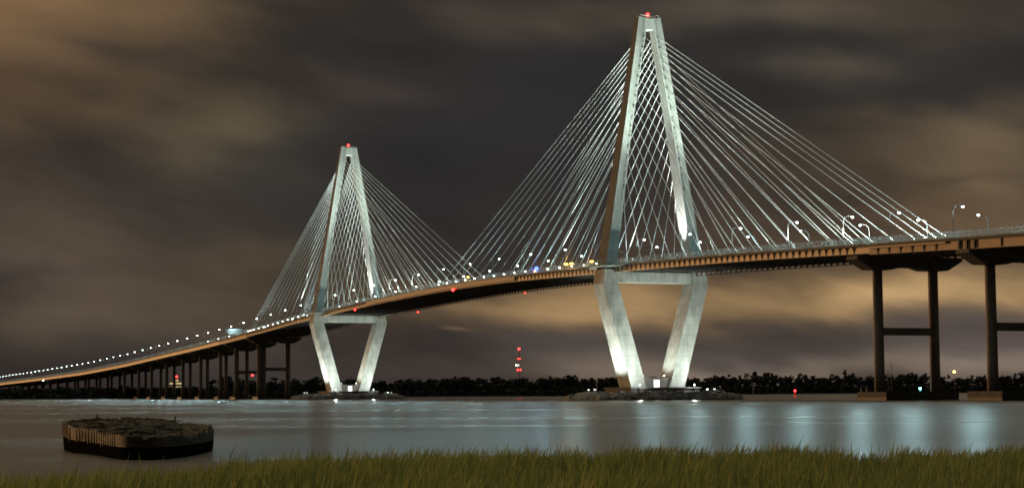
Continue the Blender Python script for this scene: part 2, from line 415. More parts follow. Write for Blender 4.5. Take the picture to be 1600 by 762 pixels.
# ------------------------------------------------------------------ towers
def quad_ring(o, i, c, z, sgn):
    a, b = (o, i) if sgn > 0 else (-o, -i)
    return [(a, -c, z), (b, -c, z), (b, c, z), (a, c, z)]
def make_tower(s0, label, zshift=0.):
    T = thing('bridge_tower', label, 'bridge tower', W(s0, 0, 0), ANG, 'floodlit concrete bridge towers')
    c = M['concrete']
    OUT = lambda z: 24.1 - (z - 62.6)*(24.1 - 5.45)/(174.3 - 62.6)
    def INN(z): return float(np.interp(z, [56, 62.7, 118.4, 153.9, 168.6], [19.6, 18.8, 11.0, 4.6, 1.9]))
    HD = lambda z: float(np.interp(z, [56, 118, 154, 175], [4.8, 3.6, 2.9, 2.2]))
    for sg in (-1, 1):
        mb = MB(); rings = []
        for z in (56., 62., 80., 100., 118.4, 136., 153.9, 168.5):
            rings.append(quad_ring(OUT(z), INN(z), HD(z), z, sg))
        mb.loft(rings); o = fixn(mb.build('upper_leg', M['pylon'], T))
        # recessed line down the front and back faces
        for z in np.linspace(96, 165, 16):
            for sy in (-1, 1):
                mb = MB()
                l = INN(z) + .9; y = sy*(HD(z)+.12)
                mb.box((sg*l-.32, y-.3, z-.45), (sg*l+.32, y+.3, z+.45))
                mb.build('anchor_box', M['collar'], T)
        o_ = lambda z: float(np.interp(z, [5.6, 51.8, 58.2], [13.3, 26.3, 25.3])); i_ = lambda z: float(np.interp(z, [5.6, 51.8, 58.2], [5.9, 18.9, 18.5]))
        mb = MB(); mb.loft([quad_ring(o_(z), i_(z), float(np.interp(z,[5.6,51.8,58.2],[6.2,5.4,5.2])), z, sg) for z in (5.6, 20., 36., 51.8, 58.2)])
        fixn(mb.build('lower_leg', c, T))
    mb = MB()   # head joining the two legs
    z0, z1 = 168.5, 174.4
    mb.loft([[(-OUT(z0),-HD(z0),z0),(0,-HD(z0),z0),(OUT(z0),-HD(z0),z0),(OUT(z0),HD(z0),z0),(0,HD(z0),z0),(-OUT(z0),HD(z0),z0)],
             [(-OUT(z1),-HD(z1),z1),(0,-HD(z1),z1-.9),(OUT(z1),-HD(z1),z1),(OUT(z1),HD(z1),z1),(0,HD(z1),z1-.9),(-OUT(z1),HD(z1),z1)]])
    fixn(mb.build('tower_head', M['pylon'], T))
    mb = MB(); mb.box((-19.3,-3.2,52.6), (19.3,3.2,57.2)); mb.build('cross_strut', c, T)
    for l in (-15.5,-7.5,0,7.5,15.5):
        mb = MB(); mb.box((l-.7,-1.1,57.2), (l+.7,1.1,57.9)); mb.build('bearing', M['pier'], T)
    mb = MB(); mb.box((-7.2,-4.6,5.6), (7.2,4.6,9.9)); mb.build('base_wall', M['pier'], T)
    mb = MB(); mb.box((-1.35,-4.72,5.7), (1.35,-4.6,8.9)); dr = mb.build('doorway', M['door'], T); dr['label'] = 'small brightly lit doorway at the foot of the tower'
    mb = MB(); mb.poly([(-17,-13.5),(17,-13.5),(17,13.5),(-17,13.5)], 2.2, 5.6); mb.poly([(-17.6,-14.1),(17.6,-14.1),(17.6,14.1),(-17.6,14.1)], 5.0, 5.55); mb.build('pedestal', M['footing'], T)
    # red aviation lamp on the head
    mb = MB(); mb.box((-.35,-.35,173.6), (.35,.35,175.0)); bb = mb.build('beacon', M['housing'], T)
    mb = MB(); sphere(mb, (0,0,175.7), .85, 8, 6); mb.build('red_lamp', M['red'], bb)
    mb = MB()
    for l0, l1 in ((-4.6, 4.6),):
        for y in (-1.9, 1.9):
            mb.tube([(l0,y,175.2),(0,y,174.5),(l1,y,175.2)], .05, 4)
            for l in np.linspace(l0, l1, 7): mb.tube([(l,y,173.5),(l,y,174.4+abs(l)/4.6*.8)], .05, 4)
    mb.build('guard_rail', M['pole'], T)
    # light from the lamp
    ld = bpy.data.lights.new('red_lamp_light', 'POINT'); ld.energy = 600; ld.color = (1,.05,.03); ld.shadow_soft_size = .9
    lo = bpy.data.objects.new('red_lamp_light', ld); C.objects.link(lo); lo.parent = bb; lo.location = (0,0,177.2)
    return T
def sphere(mb, c, r, n=8, m=6, sq=(1,1,1)):
    rings = []
    for i in range(1, m):
        th = PI*i/m
        rings.append([(c[0]+r*sq[0]*math.sin(th)*math.cos(2*PI*j/n), c[1]+r*sq[1]*math.sin(th)*math.sin(2*PI*j/n), c[2]-r*sq[2]*math.cos(th)) for j in range(n)])
    mb.loft(rings)
near_t = make_tower(0., 'taller looking nearer floodlit concrete bridge tower with red lamp on its peak')
far_t = make_tower(FAR, 'smaller looking farther floodlit concrete bridge tower with red lamp on its peak')

# rock islands
def make_island(s0, label1, label2, seed):
    r = random.Random(seed); a, b = 37.5, 43.
    mb = MB(); rings = []
    for z, k in ((-1.5,1.03),(0,.98),(1.9,.82),(2.2,.74),(2.3,.3)):
        rings.append([L(b*k*math.sin(t_)*(1+.05*math.sin(5*t_+seed)), a*k*math.cos(t_)*(1+.04*math.sin(3*t_+seed)), z) for t_ in np.linspace(0, 2*PI, 48, endpoint=False)])
    mb.loft(rings); o = mb.build('rock_island', M['mound']); o.location = W(s0,0,0); o.rotation_euler = (0,0,ANG)
    fixn(o); tag(o, label1, 'island', kind='structure')
    ico = [(0,0,1)] + [(.894*math.cos(i*1.2566),.894*math.sin(i*1.2566),.447) for i in range(5)] + [(.894*math.cos(i*1.2566+.628),.894*math.sin(i*1.2566+.628),-.447) for i in range(5)] + [(0,0,-1)]
    icf = [(0,1+i,1+(i+1)%5) for i in range(5)] + [(1+i,6+i,1+(i+1)%5) for i in range(5)] + [(1+(i+1)%5,6+i,6+(i+1)%5) for i in range(5)] + [(11,6+(i+1)%5,6+i) for i in range(5)]
    mb = MB()
    for i in range(1700):
        t_ = r.uniform(0, 2*PI); k = r.uniform(.72, 1.0)**.8
        if math.sin(t_) < -.5 and r.random() < .6: continue
        kk = (k-.72)/.28
        z = 2.5*(1-kk)**.8 + r.uniform(-.2,.4) if kk > 0 else 2.5
        sz = r.uniform(1.0, 2.5)
        cx, cy_ = a*k*math.cos(t_)*(1+.04*math.sin(3*t_+seed)), -b*k*math.sin(t_)*(1+.05*math.sin(5*t_+seed))
        q1 = Matrix.Rotation(r.uniform(0,6.3),3,Vector((r.uniform(-1,1),r.uniform(-1,1),r.uniform(-1,1))).normalized())
        sx = (sz*r.uniform(.7,1.3), sz*r.uniform(.7,1.3), sz*r.uniform(.55,.95))
        vs = []
        for v in ico:
            p = q1 @ (Vector(v)*r.uniform(.75,1.2)); vs.append((cx+p.x*sx[0], cy_+p.y*sx[1], z+p.z*sx[2]))
        mb.add(vs, icf)
    o = mb.build('riprap_rocks', M['rock']); o.location = W(s0,0,0); o.rotation_euler = (0,0,ANG)
    tag(o, label2, 'rocks', kind='stuff')
make_island(0., 'low rubble island under the nearer tower', 'heaped pale riprap boulders around the foot of the nearer tower', 1)
make_island(FAR, 'low rubble island under the farther tower', 'heaped riprap boulders around the foot of the farther tower', 2)

# ------------------------------------------------------------------ decks
SA, SB = -682., 211.            # cable-stayed part
def stations(a, b, st):
    n = max(1, int(round((b-a)/st))); return [a + (b-a)*i/n for i in range(n+1)]
def ribbon(mb, sts, prof):      # prof(s) -> closed list of (l, dz)
    mb.loft([[L(s, l, zf(s)+dz) for l, dz in (prof(s) if callable(prof) else prof)] for s in sts])
def deck(name, label, a, b, step, gdep, fence_gap):
    D = thing(name, label, 'bridge deck', W(0,0,0), ANG)
    sts = stations(a, b, step)
    mb = MB(); ribbon(mb, sts, [(-21.3,.02),(21.3,.02),(21.3,SLAB),(-21.3,SLAB)]); fixn(mb.build('road_slab', M['slabedge'], D))
    mb = MB(); ribbon(mb, sts, [(-17.2,SLAB+.004),(16.8,SLAB+.004),(16.8,SLAB+.05),(-17.2,SLAB+.05)]); fixn(mb.build('road_surface', M['asphalt'], D))
    mb = MB()
    for l in (-17.6, 17.0): ribbon(mb, sts, [(l-.2,SLAB),(l+.2,SLAB),(l+.1,SLAB+1.05),(l-.1,SLAB+1.05)])
    fixn(mb.build('traffic_barrier', M['concrete'], D))
    return D, sts
def fence(D, a, b, l, h, step):
    sts = stations(a, b, step)
    mb = MB()
    for i, s in enumerate(sts):
        z = zd(s); mb.box((l-.07, -s-.07, z), (l+.07, -s+.07, z+h))
    for dz in (.25, h*.55, h):
        mb.tube([L(s, l, zd(s)+dz) for s in sts], .05, 4)
    rl = mb.build('railing', M['rail'], D)
    mb = MB(); vs = []; fs = []
    for s in sts: vs += [L(s, l, zd(s)+.2), L(s, l, zd(s)+h-.08)]
    for i in range(len(sts)-1): fs.append((2*i, 2*i+2, 2*i+3, 2*i+1))
    mb.add(vs, fs); mb.build('mesh_panel', M['fence'], rl)

D1, sts = deck('bridge_deck', 'long cable stayed bridge deck with orange panelled edge hung between both towers', SA, SB, 9.15, 2.2, 0)
BR = 4.575
def girder(D, a, b, side, dep, name, label=None):
    mb = MB(); st_ = stations(a, b, 9.15)
    l = side*20.4
    ribbon(mb, st_, [(l-.14,-dep),(l+.14,-dep),(l+.14,0.),(l-.14,0.)])
    ribbon(mb, st_, [(l-.45,-dep-.12),(l+.45,-dep-.12),(l+.45,-dep),(l-.45,-dep)])
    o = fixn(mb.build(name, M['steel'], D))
    if label: o['label'] = label
    return o
def brackets(D, a, b, side, dep, sp=BR, top=.62, bot=.22, th=.42, single=False):
    mb = MB(); n = int((b-a)/sp)
    for i in range(n+1):
        s = a + i*sp; z = zf(s); l0 = side*20.55
        y0, y1 = -s-th/2, -s+th/2
        pr = [(l0, z), (l0+side*top, z), (l0+side*bot, z-dep*.62), (l0+side*bot, z-dep), (l0, z-dep)]
        mb.loft([[(l, y0, zz) for l, zz in pr], [(l, y1, zz) for l, zz in pr]])
        if single: fixn(mb.build('edge_bracket', M['bracket'], D)); mb = MB()
    if not single:
        o = fixn(mb.build('edge_brackets', M['bracket'], D)); o['kind'] = 'stuff'
for side in (-1, 1):
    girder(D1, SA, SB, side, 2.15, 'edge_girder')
brackets(D1, SA+2, -525., -1, 2.15); brackets(D1, -520., -360., -1, 2.15, single=True); brackets(D1, -110., 205., -1, 2.15, single=True); brackets(D1, SA+2, 203., 1, 2.15)
# plain skirt over the middle of the main span
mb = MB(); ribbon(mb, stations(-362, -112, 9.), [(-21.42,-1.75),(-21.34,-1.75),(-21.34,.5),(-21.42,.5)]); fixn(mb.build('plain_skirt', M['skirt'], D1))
mb = MB()
for i in range(int((SB-SA)/BR)):
    s = SA + 1.0 + i*BR; z = zf(s); mb.box((-20.2, -s-.22, z-1.55), (20.2, -s+.22, z+.015))
for l in (-12., -4., 4., 12.):
    ribbon(mb, sts, [(l-.2,-1.0),(l+.2,-1.0),(l+.2,.018),(l-.2,.018)])
mb.build('underside_framing', M['frame'], D1)
mb = MB(); ribbon(mb, sts, [(20.0,-3.25),(20.4,-3.25),(20.4,-2.95),(20.0,-2.95)])
for i in range(int((SB-SA)/BR)):
    s = SA + 2. + i*BR; z = zf(s); mb.box((20.0, -s-.55, z-3.0), (20.35, -s+.55, z-2.2))
o = mb.build('service_pipe', M['bracket'], D1); o['kind'] = 'stuff'
mb = MB()     # blocks breaking up the far girder's lower edge
for i in range(int((SB-SA)/BR)):
    s = SA + 3.2 + i*BR; z = zf(s); mb.box((19.1, -s-.9, z-2.22), (20.2, -s+.9, z-1.5))
mb.build('girder_stiffeners', M['bracket'], D1)['kind'] = 'stuff'
fence(D1, SA, SB, -21.0, 2.5, 3.05); fence(D1, SA, SB, 20.9, 1.4, 4.575)
for s0 in (0., FAR):
    for sg in (-1, 1):
        mb = MB(); P2 = [(sg*21.35, 17), (sg*27.6, 8), (sg*27.6, -8), (sg*21.35, -17)]
        z = zf(s0) + .05
        mb.loft([[(l, y - s0, z) for l, y in P2], [(l, y - s0, z+.7) for l, y in P2]])
        for k in range(3):
            (la, ya), (lb, yb) = P2[k], P2[k+1]
            mb.tube([(la, ya-s0, z+2.9), (lb, yb-s0, z+2.9)], .06, 4); mb.tube([(la, ya-s0, z+1.9), (lb, yb-s0, z+1.9)], .05, 4)
            for u in np.linspace(0,1,7): mb.tube([(la+(lb-la)*u, ya+(yb-ya)*u-s0, z+.6), (la+(lb-la)*u, ya+(yb-ya)*u-s0, z+2.9)], .06, 4)
        fixn(mb.build('tower_overlook', M['concrete'], D1))

# left approach
D2, sts = deck('approach_viaduct', 'long low approach viaduct with orange lit girder running to the left', -3500., SA, 12., 3., 0)
for side in (-1, 1):
    mb = MB(); l = side*20.5
    ribbon(mb, sts, [(l-.16,-2.75),(l+.16,-2.75),(l+.16,0.),(l-.16,0.)])
    ribbon(mb, sts, [(l-.5,-2.88),(l+.5,-2.88),(l+.5,-2.75),(l-.5,-2.75)])
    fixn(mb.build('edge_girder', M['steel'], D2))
mb = MB()
for l in (-12., -4., 4., 12.): ribbon(mb, sts, [(l-.3,-2.6),(l+.3,-2.6),(l+.3,0.01),(l-.3,0.01)])
mb.build('underside_framing', M['frame'], D2)
fence(D2, -3500., SA-.5, -21.0, 2.4, 4.); fence(D2, -3500., SA-.5, 20.9, 1.4, 8.)
brackets(D2, -770., SA-3, -1, 2.7, 6.8, .6, .3, .4, True)
# right approach
D3, sts = deck('approach_viaduct', 'high approach viaduct at the right edge beyond the last stay cables', SB, 560., 9., 3., 0)
for side in (-1, 1):
    mb = MB(); l = side*20.45
    def pr(s, l=l):
        dd = float(np.interp(s, [198, 255, 262], [2.55, 2.55, 2.75])); return [(l-.16,-dd),(l+.16,-dd),(l+.16,0.),(l-.16,0.)]
    ribbon(mb, sts, pr)
    def pr2(s, l=l):
        dd = float(np.interp(s, [198, 255, 262], [2.55, 2.55, 2.75])); return [(l-.5,-dd-.15),(l+.5,-dd-.15),(l+.5,-dd),(l-.5,-dd)]
    ribbon(mb, sts, pr2); fixn(mb.build('edge_girder', M['steel_dimlit'], D3))
brackets(D3, SB+5, 256., -1, 2.5, 6.75, .7, .28, .75, True)
mb = MB(); ribbon(mb, stations(SB, 256, 8), [(-21.40,-.62),(-20.62,-.62),(-20.62,.01),(-21.40,.01)]); fixn(mb.build('upper_ledge', M['steel_dimlit'], D3))
mb = MB()
for s in np.arange(284, 540, 23.):
    mb.box((-20.95, -s-.08, zf(s)-2.7), (-20.62, -s+.08, zf(s)))
for s in (262.5, 266.5, 270.5): mb.box((-21.2, -s-.5, zf(s)-2.7), (-20.62, -s+.5, zf(s)))
mb.build('web_stiffeners', M['bracket'], D3)
mb = MB()
for l in (-12., -4., 4., 12.): ribbon(mb, sts, [(l-.3,-2.5),(l+.3,-2.5),(l+.3,.01),(l-.3,.01)])
for s in np.arange(200, 540, 6.75): mb.box((-20.2, -s-.2, zf(s)-1.9), (20.2, -s+.2, zf(s)+.013))
mb.build('underside_framing', M['frame'], D3)
fence(D3, SB+.5, 560., -21.0, 2.5, 2.9); fence(D3, SB+.5, 560., 20.9, 1.4, 6.)

# ------------------------------------------------------------------ piers
def ngon(l, s, r, n=12, ph=0.): return [(l + r*math.cos(2*PI*k/n+ph), -s + r*math.sin(2*PI*k/n+ph)) for k in range(n)]
def make_pier(s, label, w=11.5, strut=None, big=False, colr=1.75, foot=3.0, right_only=False, base=None):
    T = thing('bridge_pier', label, 'bridge pier', W(s,0,0), ANG, 'twin column piers under the approach decks')
    top = zf(s) - 2.9
    capd = 4.6 if big else 3.6
    mb = MB(); hd = 3.4 if big else 2.6     # cap beam, deeper over the columns, ends tapering up
    pr = [(-21.8, top), (21.8, top), (21.8, top-1.2), (w+4.2, top-capd), (w-4.5, top-capd), (w-8, top-capd+1.), (-w+8, top-capd+1.), (-w+4.5, top-capd), (-w-4.2, top-capd), (-21.8, top-1.2)]
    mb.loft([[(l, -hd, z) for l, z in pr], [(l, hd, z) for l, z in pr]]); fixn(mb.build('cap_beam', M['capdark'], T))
    b0 = foot if base is None else base
    for sg in (-1, 1):
        mb = MB(); mb.loft([[(x, y, z) for x, y in ngon(sg*w, 0, colr*k, 16)] for z, k in ((b0-.3, 1.05), (b0+10, 1.0), (top-capd-6, .97), (top-capd+.1, .97))])
        o = fixn(mb.build('column', M['pier'], T, True))
    if strut:
        mb = MB(); mb.box((-w+colr*.85, -1.2, strut-2.6), (w-colr*.85, 1.2, strut)); mb.build('cross_strut', M['pier'], T)
    if foot:
        mb = MB(); mb.box((-w-3.4,-9,1.1), (w+3.4,9,foot)); ft = mb.build('footing', M['footing'], T)
        mb = MB(); mb.box((-w-3.38,-8.98,-3.5), (w+3.38,8.98,1.1)); mb.build('tidal_band', M['tidal'], ft)
    return T
make_pier(201.5, 'wide twin column pier with cross strut standing in the river right of the taller tower', strut=25.2, big=True, colr=1.8)
make_pier(265.5, 'twin column pier cut off by the right edge of the picture', strut=24.6, big=True, colr=1.75)
ORD = ['first','second','third','fourth','fifth','sixth','seventh','eighth','ninth','tenth','eleventh','twelfth','thirteenth','fourteenth','fifteenth','sixteenth','seventeenth','eighteenth','nineteenth','twentieth']
def nth(i): 
    if i < 20: return ORD[i]
    n = i+1; return '%d%s' % (n, 'th' if 10 <= n % 100 <= 20 else {1:'st',2:'nd',3:'rd'}.get(n % 10, 'th'))
px = [-673,-750,-808,-886,-962,-1038,-1114,-1183,-1267,-1349,-1427,-1509,-1592,-1679,-1766,-1844,-1921,-1996,-2070,-2150,-2230,-2310]
for i, s in enumerate(px):
    onland = s < -1250
    make_pier(s, '%s twin column pier to the left of the shorter tower%s' % (nth(i), ', braced by a cross strut' if i < 2 else ''),
              strut=[24.8,23.4][i] if i < 2 else None, big=i < 1, colr=2.0 if i < 2 else 1.6, foot=2.2 if not onland else 0, base=-2 if onland else None)

# ------------------------------------------------------------------ stay cables and their floodlights
main_s = [15 + 14.4*i for i in range(16)]
side_s = [16 + 14.4*i for i in range(13)] + [196., 202., 208.]
flood_ld = bpy.data.lights.new('floodlight_beam', 'SPOT'); flood_ld.energy = 36000.; flood_ld.color = (.87,1.,.91); flood_ld.spot_size = R(34); flood_ld.spot_blend = .7; flood_ld.shadow_soft_size = .4
flood_out = flood_ld.copy(); flood_out.name = 'floodlight_beam_long'; flood_out.energy = 330000.; flood_out.spot_size = R(30)
def fl_mesh():
    root = thing('cable_floodlight', 'x', 'floodlight', group='floodlights at the feet of the stay cables')
    mb = MB(); mb.box((-.45,-.25,-.35), (.45,.25,.35)); mb.tube([(0,0,-.3),(0,0,-1.5)], .08, 5); h = mb.build('lamp_body', M['housing'], root)
    mb = MB(); mb.box((-.40,-.30,-.30), (.40,-.251,.30)); mb.build('lens', M['flood'], h)
    lo = bpy.data.objects.new('floodlight_beam', flood_ld); C.objects.link(lo); lo.parent = root; lo.location = (0,-.6,0); lo.rotation_euler = (R(-90),0,0)
    return root
fl0 = fl_mesh(); first = True
for ti, (s0, tn) in enumerate(((0., 'taller'), (FAR, 'shorter'))):
    for dirn in (-1, 1):
        inner = (dirn < 0) == (ti == 0)
        lst = main_s if inner else side_s
        for sg in (-1, 1):
            for i, ds in enumerate(lst):
                s = s0 + dirn*ds
                u = (15-i)/15.; h = 165.5 - 69.5*(.48*u + .52*u*u)
                inn = float(np.interp(h, [56, 62.7, 118.4, 153.9, 168.6], [19.6, 18.8, 11.0, 4.6, 1.9])) + .9
                hd = float(np.interp(h, [56, 118, 154, 175], [4.8, 3.6, 2.9, 2.2]))
                A = W(s, sg*19.4, zd(s) - .1); B = W(s0 + dirn*(hd-.2), sg*inn, h)
                lay = A
                pl = 'near' if sg < 0 else 'far'
                wh = 'leftward' if dirn < 0 else 'rightward'
                T = thing('stay_cable', '%s white stay cable from the %s tower, counted outward, in the %s %s fan' % (nth(i), tn, pl, wh), 'stay cable', A, 0, 'white stay cables')
                v = B - A
                mb = MB(); mb.tube([(0,0,0), v], .105, 6); mb.build('cable_sheath', M['cable'], T)
                d_ = v.normalized()
                mb = MB(); mb.tube([d_*.2, d_*5.5], .2, 6); mb.build('lower_sleeve', M['cable'], T)
                mb = MB(); mb.tube([v - d_*1.6, v - d_*.1], .19, 6); mb.build('upper_collar', M['collar'], T)
                # floodlight beside the cable, aimed at the tower
                F_ = fl0 if first else copy_tree(fl0); first = False
                F_.location = W(s + dirn*3.5, sg*18.5, zd(s) + 1.6)
                tgt = W(s0 + dirn*3, sg*(inn+3.), h - 18 + (i < 4)*10)
                dv = (tgt - F_.location).normalized()
                F_.rotation_euler = (-dv).to_track_quat('Y', 'Z').to_euler()
                if i > 8:
                    for ch in F_.children:
                        if ch.type == 'LIGHT': ch.data = flood_out
                F_['label'] = '%s floodlight from the %s tower on the deck, by the %s %s cable fan' % (nth(i), tn, pl, wh)

# ------------------------------------------------------------------ tower floodlights
def spot(name, energy, size, color=(.90,1.,.91), blend=.6, soft=.6):
    ld = bpy.data.lights.new(name, 'SPOT'); ld.energy = energy; ld.spot_size = R(size); ld.spot_blend = blend; ld.color = color; ld.shadow_soft_size = soft; return ld
def tower_flood(loc, tgt, ld, label, group, lens='flood'):
    T = thing('tower_floodlight', label, 'floodlight', loc, 0, group)
    dv = (Vector(tgt) - Vector(loc)).normalized(); T.rotation_euler = (-dv).to_track_quat('Y', 'Z').to_euler()
    mb = MB(); mb.box((-.5,-.3,-.4), (.5,.3,.4)); h = mb.build('lamp_body', M['housing'], T)
    mb = MB(); mb.box((-.45,-.36,-.35), (.45,-.301,.35)); mb.build('lens', M[lens], h)
    mb = MB(); mb.tube([(-.55,0,-.7),(-.55,0,0),(.55,0,0),(.55,0,-.7)], .06, 4); mb.build('bracket', M['housing'], T)
    lo = bpy.data.objects.new(ld.name, ld); C.objects.link(lo); lo.parent = T; lo.location = (0,-.7,0); lo.rotation_euler = (R(-90),0,0)
for s0, tn in ((0., 'taller'), (FAR, 'shorter')):
    G1 = 'floodlights on the tower pedestals'; G2 = 'floodlights on the deck aimed at the towers'
    lower = spot('pedestal_beam', 38000., 115); front = bpy.data.lights.new('pedestal_lamp_light', 'POINT'); front.energy = 5500.; front.color = (.93,1.,.97); front.shadow_soft_size = .5; inner = spot('pedestal_inner_beam', 24000., 90)
    front_fill = spot('rock_fill_beam', 95000., 80)  # added spot for even light on the leg fronts, lens turned away
    upper = spot('deck_beam', 1400000., 34, (.80,1.,.86)); upper_rear = spot('deck_rear_beam', 650000., 34, (.80,1.,.86)); leg = spot('deck_leg_beam', 620000., 34, (.97,1.,.95))
    k = 0
    for sg in (-1, 1):
        sd = 'left' if sg < 0 else 'right'
        for j, sy in enumerate((-3.5, 3.5)):
            tower_flood(W(s0+sy, sg*30., 4.3), W(s0+sy*.4, sg*22., 36.), lower, '%s lamp outside the foot of the %s leg of the %s tower' % (('rear','front')[j], sd, tn), G1)
        tower_flood(W(s0+40., sg*13., 3.9), W(s0+5.5, sg*16., 34.), front_fill, 'added fill lamp on the rocks in front of the %s leg of the %s tower' % (sd, tn), G1)
        P_ = thing('pedestal_lamp', 'bare bright lamp on the pedestal edge before the %s leg of the %s tower' % (sd, tn), 'lamp', W(s0+15.2, sg*13.5, 5.6), ANG, 'bare lamps on the pedestals')
        mb = MB(); mb.tube([(0,0,-.6),(0,0,.7)], .09, 6); mb.box((-.3,-.3,.62), (.3,.3,.74)); mb.build('post', M['pole'], P_)
        mb = MB(); sphere(mb, (0,0,1.05), .34, 8, 6); mb.build('bulb', M['bulb'], P_, True)
        lo = bpy.data.objects.new('pedestal_lamp_light', front); C.objects.link(lo); lo.parent = P_; lo.location = (0,-.5,1.75)
        tower_flood(W(s0+1.5, -sg*5.5, 10.6), W(s0, sg*13., 30.), inner, 'lamp between the legs, lighting the inner side of the %s leg, %s tower' % (sd, tn), G1)
        for dirn in (-1, 1):
            tower_flood(W(s0+dirn*62, sg*18.4, zd(s0+dirn*62)+1.2), W(s0+dirn*3, sg*6., 150.), upper if dirn > 0 else upper_rear, '%s deck lamp aimed up at the %s leg of the %s tower' % ('rear' if dirn < 0 else 'front', sd, tn), G2)
        tower_flood(W(s0, sg*13.2, zd(s0)+1.1), W(s0, sg*15.5, 95.), leg, 'lamp on the roadway at the inner foot of the %s leg, %s tower' % (sd, tn), G2)

# ------------------------------------------------------------------ street lamps
lamp_ld = bpy.data.lights.new('street_lamp_light', 'POINT'); lamp_ld.energy = 7000.; lamp_ld.color = (.58,.95,1.); lamp_ld.shadow_soft_size = .8
def lamp_mesh():
    root = thing('street_lamp', 'x', 'street lamp', group='curved arm street lamps along the bridge')
    mb = MB(); pts = [(0,0,0),(0,0,4),(0,0,8.2)] + [(1.9-1.9*math.cos(a), 0, 8.2+2.6*math.sin(a)) for a in np.linspace(.25, PI/2, 6)] + [(3.2,0,10.75)]
    mb.tube(pts, .12, 6, .07); mb.build('pole', M['lamppole'], root)
    mb = MB(); sphere(mb, (3.8,0,10.75), .55, 8, 6, (1,.5,.28)); h = mb.build('lamp_head', M['housing'], root, True)
    mb = MB(); sphere(mb, (3.9,0,10.50), .45, 8, 6, (1,.9,.6)); mb.build('lens', M['lens'], h, True)
    lo = bpy.data.objects.new('street_lamp_light', lamp_ld); C.objects.link(lo); lo.parent = root; lo.location = (5.9,0,9.6)
    return root
lp0 = lamp_mesh(); first = True
def place_lamp(s, sg, label):
    global first
    o = lp0 if first else copy_tree(lp0); first = False
    o.location = W(s, sg*19.0, zd(s)); o.rotation_euler = (0,0,ANG + (0 if sg < 0 else PI)); o['label'] = label
def where(s):
    if s > 0: return 'right of the taller tower', sorted
    return None
def lamp_label(s, sg, i, zone): return '%s street lamp %s on the %s edge of the deck' % (nth(i), zone, 'near' if sg < 0 else 'far')
for sg, off in ((-1, 24.5), (1, 19.5)):
    right = [24.5, 67.8, 111, 154, 192, 221, 257, 301, 344, 388, 431] if sg < 0 else [19.5, 63, 106, 150, 188, 224, 268, 311, 354, 398, 441]
    mid = [off - 43.3*k for k in range(1, 20) if -471 < off - 43.3*k]
    left = [off - 43.3*k for k in range(1, 70) if off - 43.3*k <= -471 and off - 43.3*k > -2650]
    for i, s in enumerate(right): place_lamp(s, sg, lamp_label(s, sg, i, 'right of the taller tower'))
    for i, s in enumerate(mid): place_lamp(s, sg, lamp_label(s, sg, i, 'left of the taller tower'))
    if sg > 0: left = [x for x in left if x > -1000]
    for i, s in enumerate(left): place_lamp(s, sg, lamp_label(s, sg, i, 'left of the shorter tower'))

# ------------------------------------------------------------------ lights under and on the deck
def nav_light(s, l, z, label, chain=0., mat='red', r=.75):
    T = thing('navigation_light', label, 'navigation light', W(s, l, z), ANG, 'red lights hung under the main span')
    mb = MB(); mb.tube([(0,0,.3),(0,0,1.6)], .1, 5); mb.box((-.3,-.3,.25), (.3,.3,.6)); mb.build('bracket', M['housing'], T)
    mb = MB(); sphere(mb, (0,0,-.2), r, 8, 6); mb.build('red_lamp', M[mat], T, True)
    if chain:
        mb = MB(); mb.tube([(0,0,1.6),(0,0,1.6+chain)], .08, 4); mb.build('hanger', M['housing'], T)
        mb = MB()
        for k in range(5): sphere(mb, (-.2,-.3,2.2+chain*k/5.), .32, 6, 4)
        mb.build('small_red_lamp', M['redsmall'], T)
nav_light(-201., -21.9, zf(-201)-2.2, 'bright red light under the near edge of the main span', r=.85)
nav_light(-384., -21.9, zf(-384)-2.9, 'red light below the near deck edge by the shorter tower', r=.6)
nav_light(-388., 22.2, zf(-388)-3.6, 'red light with small red lamps above it, far deck edge near the shorter tower', 5.5, r=.5)
nav_light(-204., 22.2, zf(-204)-3.0, 'faint red light on the far edge under the main span toward the taller tower', 2.5, r=.4)

def amber(s, l, label, n=2):
    T = thing('warning_lamp', label, 'warning lamp', W(s, l, zd(s)), ANG, 'amber warning lamps on the deck')
    mb = MB(); mb.tube([(0,0,0),(0,0,3.0)], .09, 5); mb.box((-.9,-.12,2.5), (.9,.12,3.4)); mb.build('stand', M['housing'], T)
    mb = MB()
    for k in range(n): sphere(mb, ((k-(n-1)/2)*.9,-.3,3.0), .36, 8, 6)
    mb.build('amber_lamp', M['amber'], T)
    ld = bpy.data.lights.new('amber_light', 'POINT'); ld.energy = 900; ld.color = (1,.5,.08); ld.shadow_soft_size = .4
    lo = bpy.data.objects.new('amber_light', ld); C.objects.link(lo); lo.parent = T; lo.location = (-.2,-1.6,3.2)
amber(-53.4, -18.6, 'left amber lamp of the pair just left of the taller tower'); amber(-47., -18.6, 'right amber lamp of the pair just left of the taller tower')
amber(-23.9, -18.6, 'single amber lamp at the foot of the taller tower'); amber(-186., -18.6, 'amber lamp on the deck in the middle of the main span', 1)

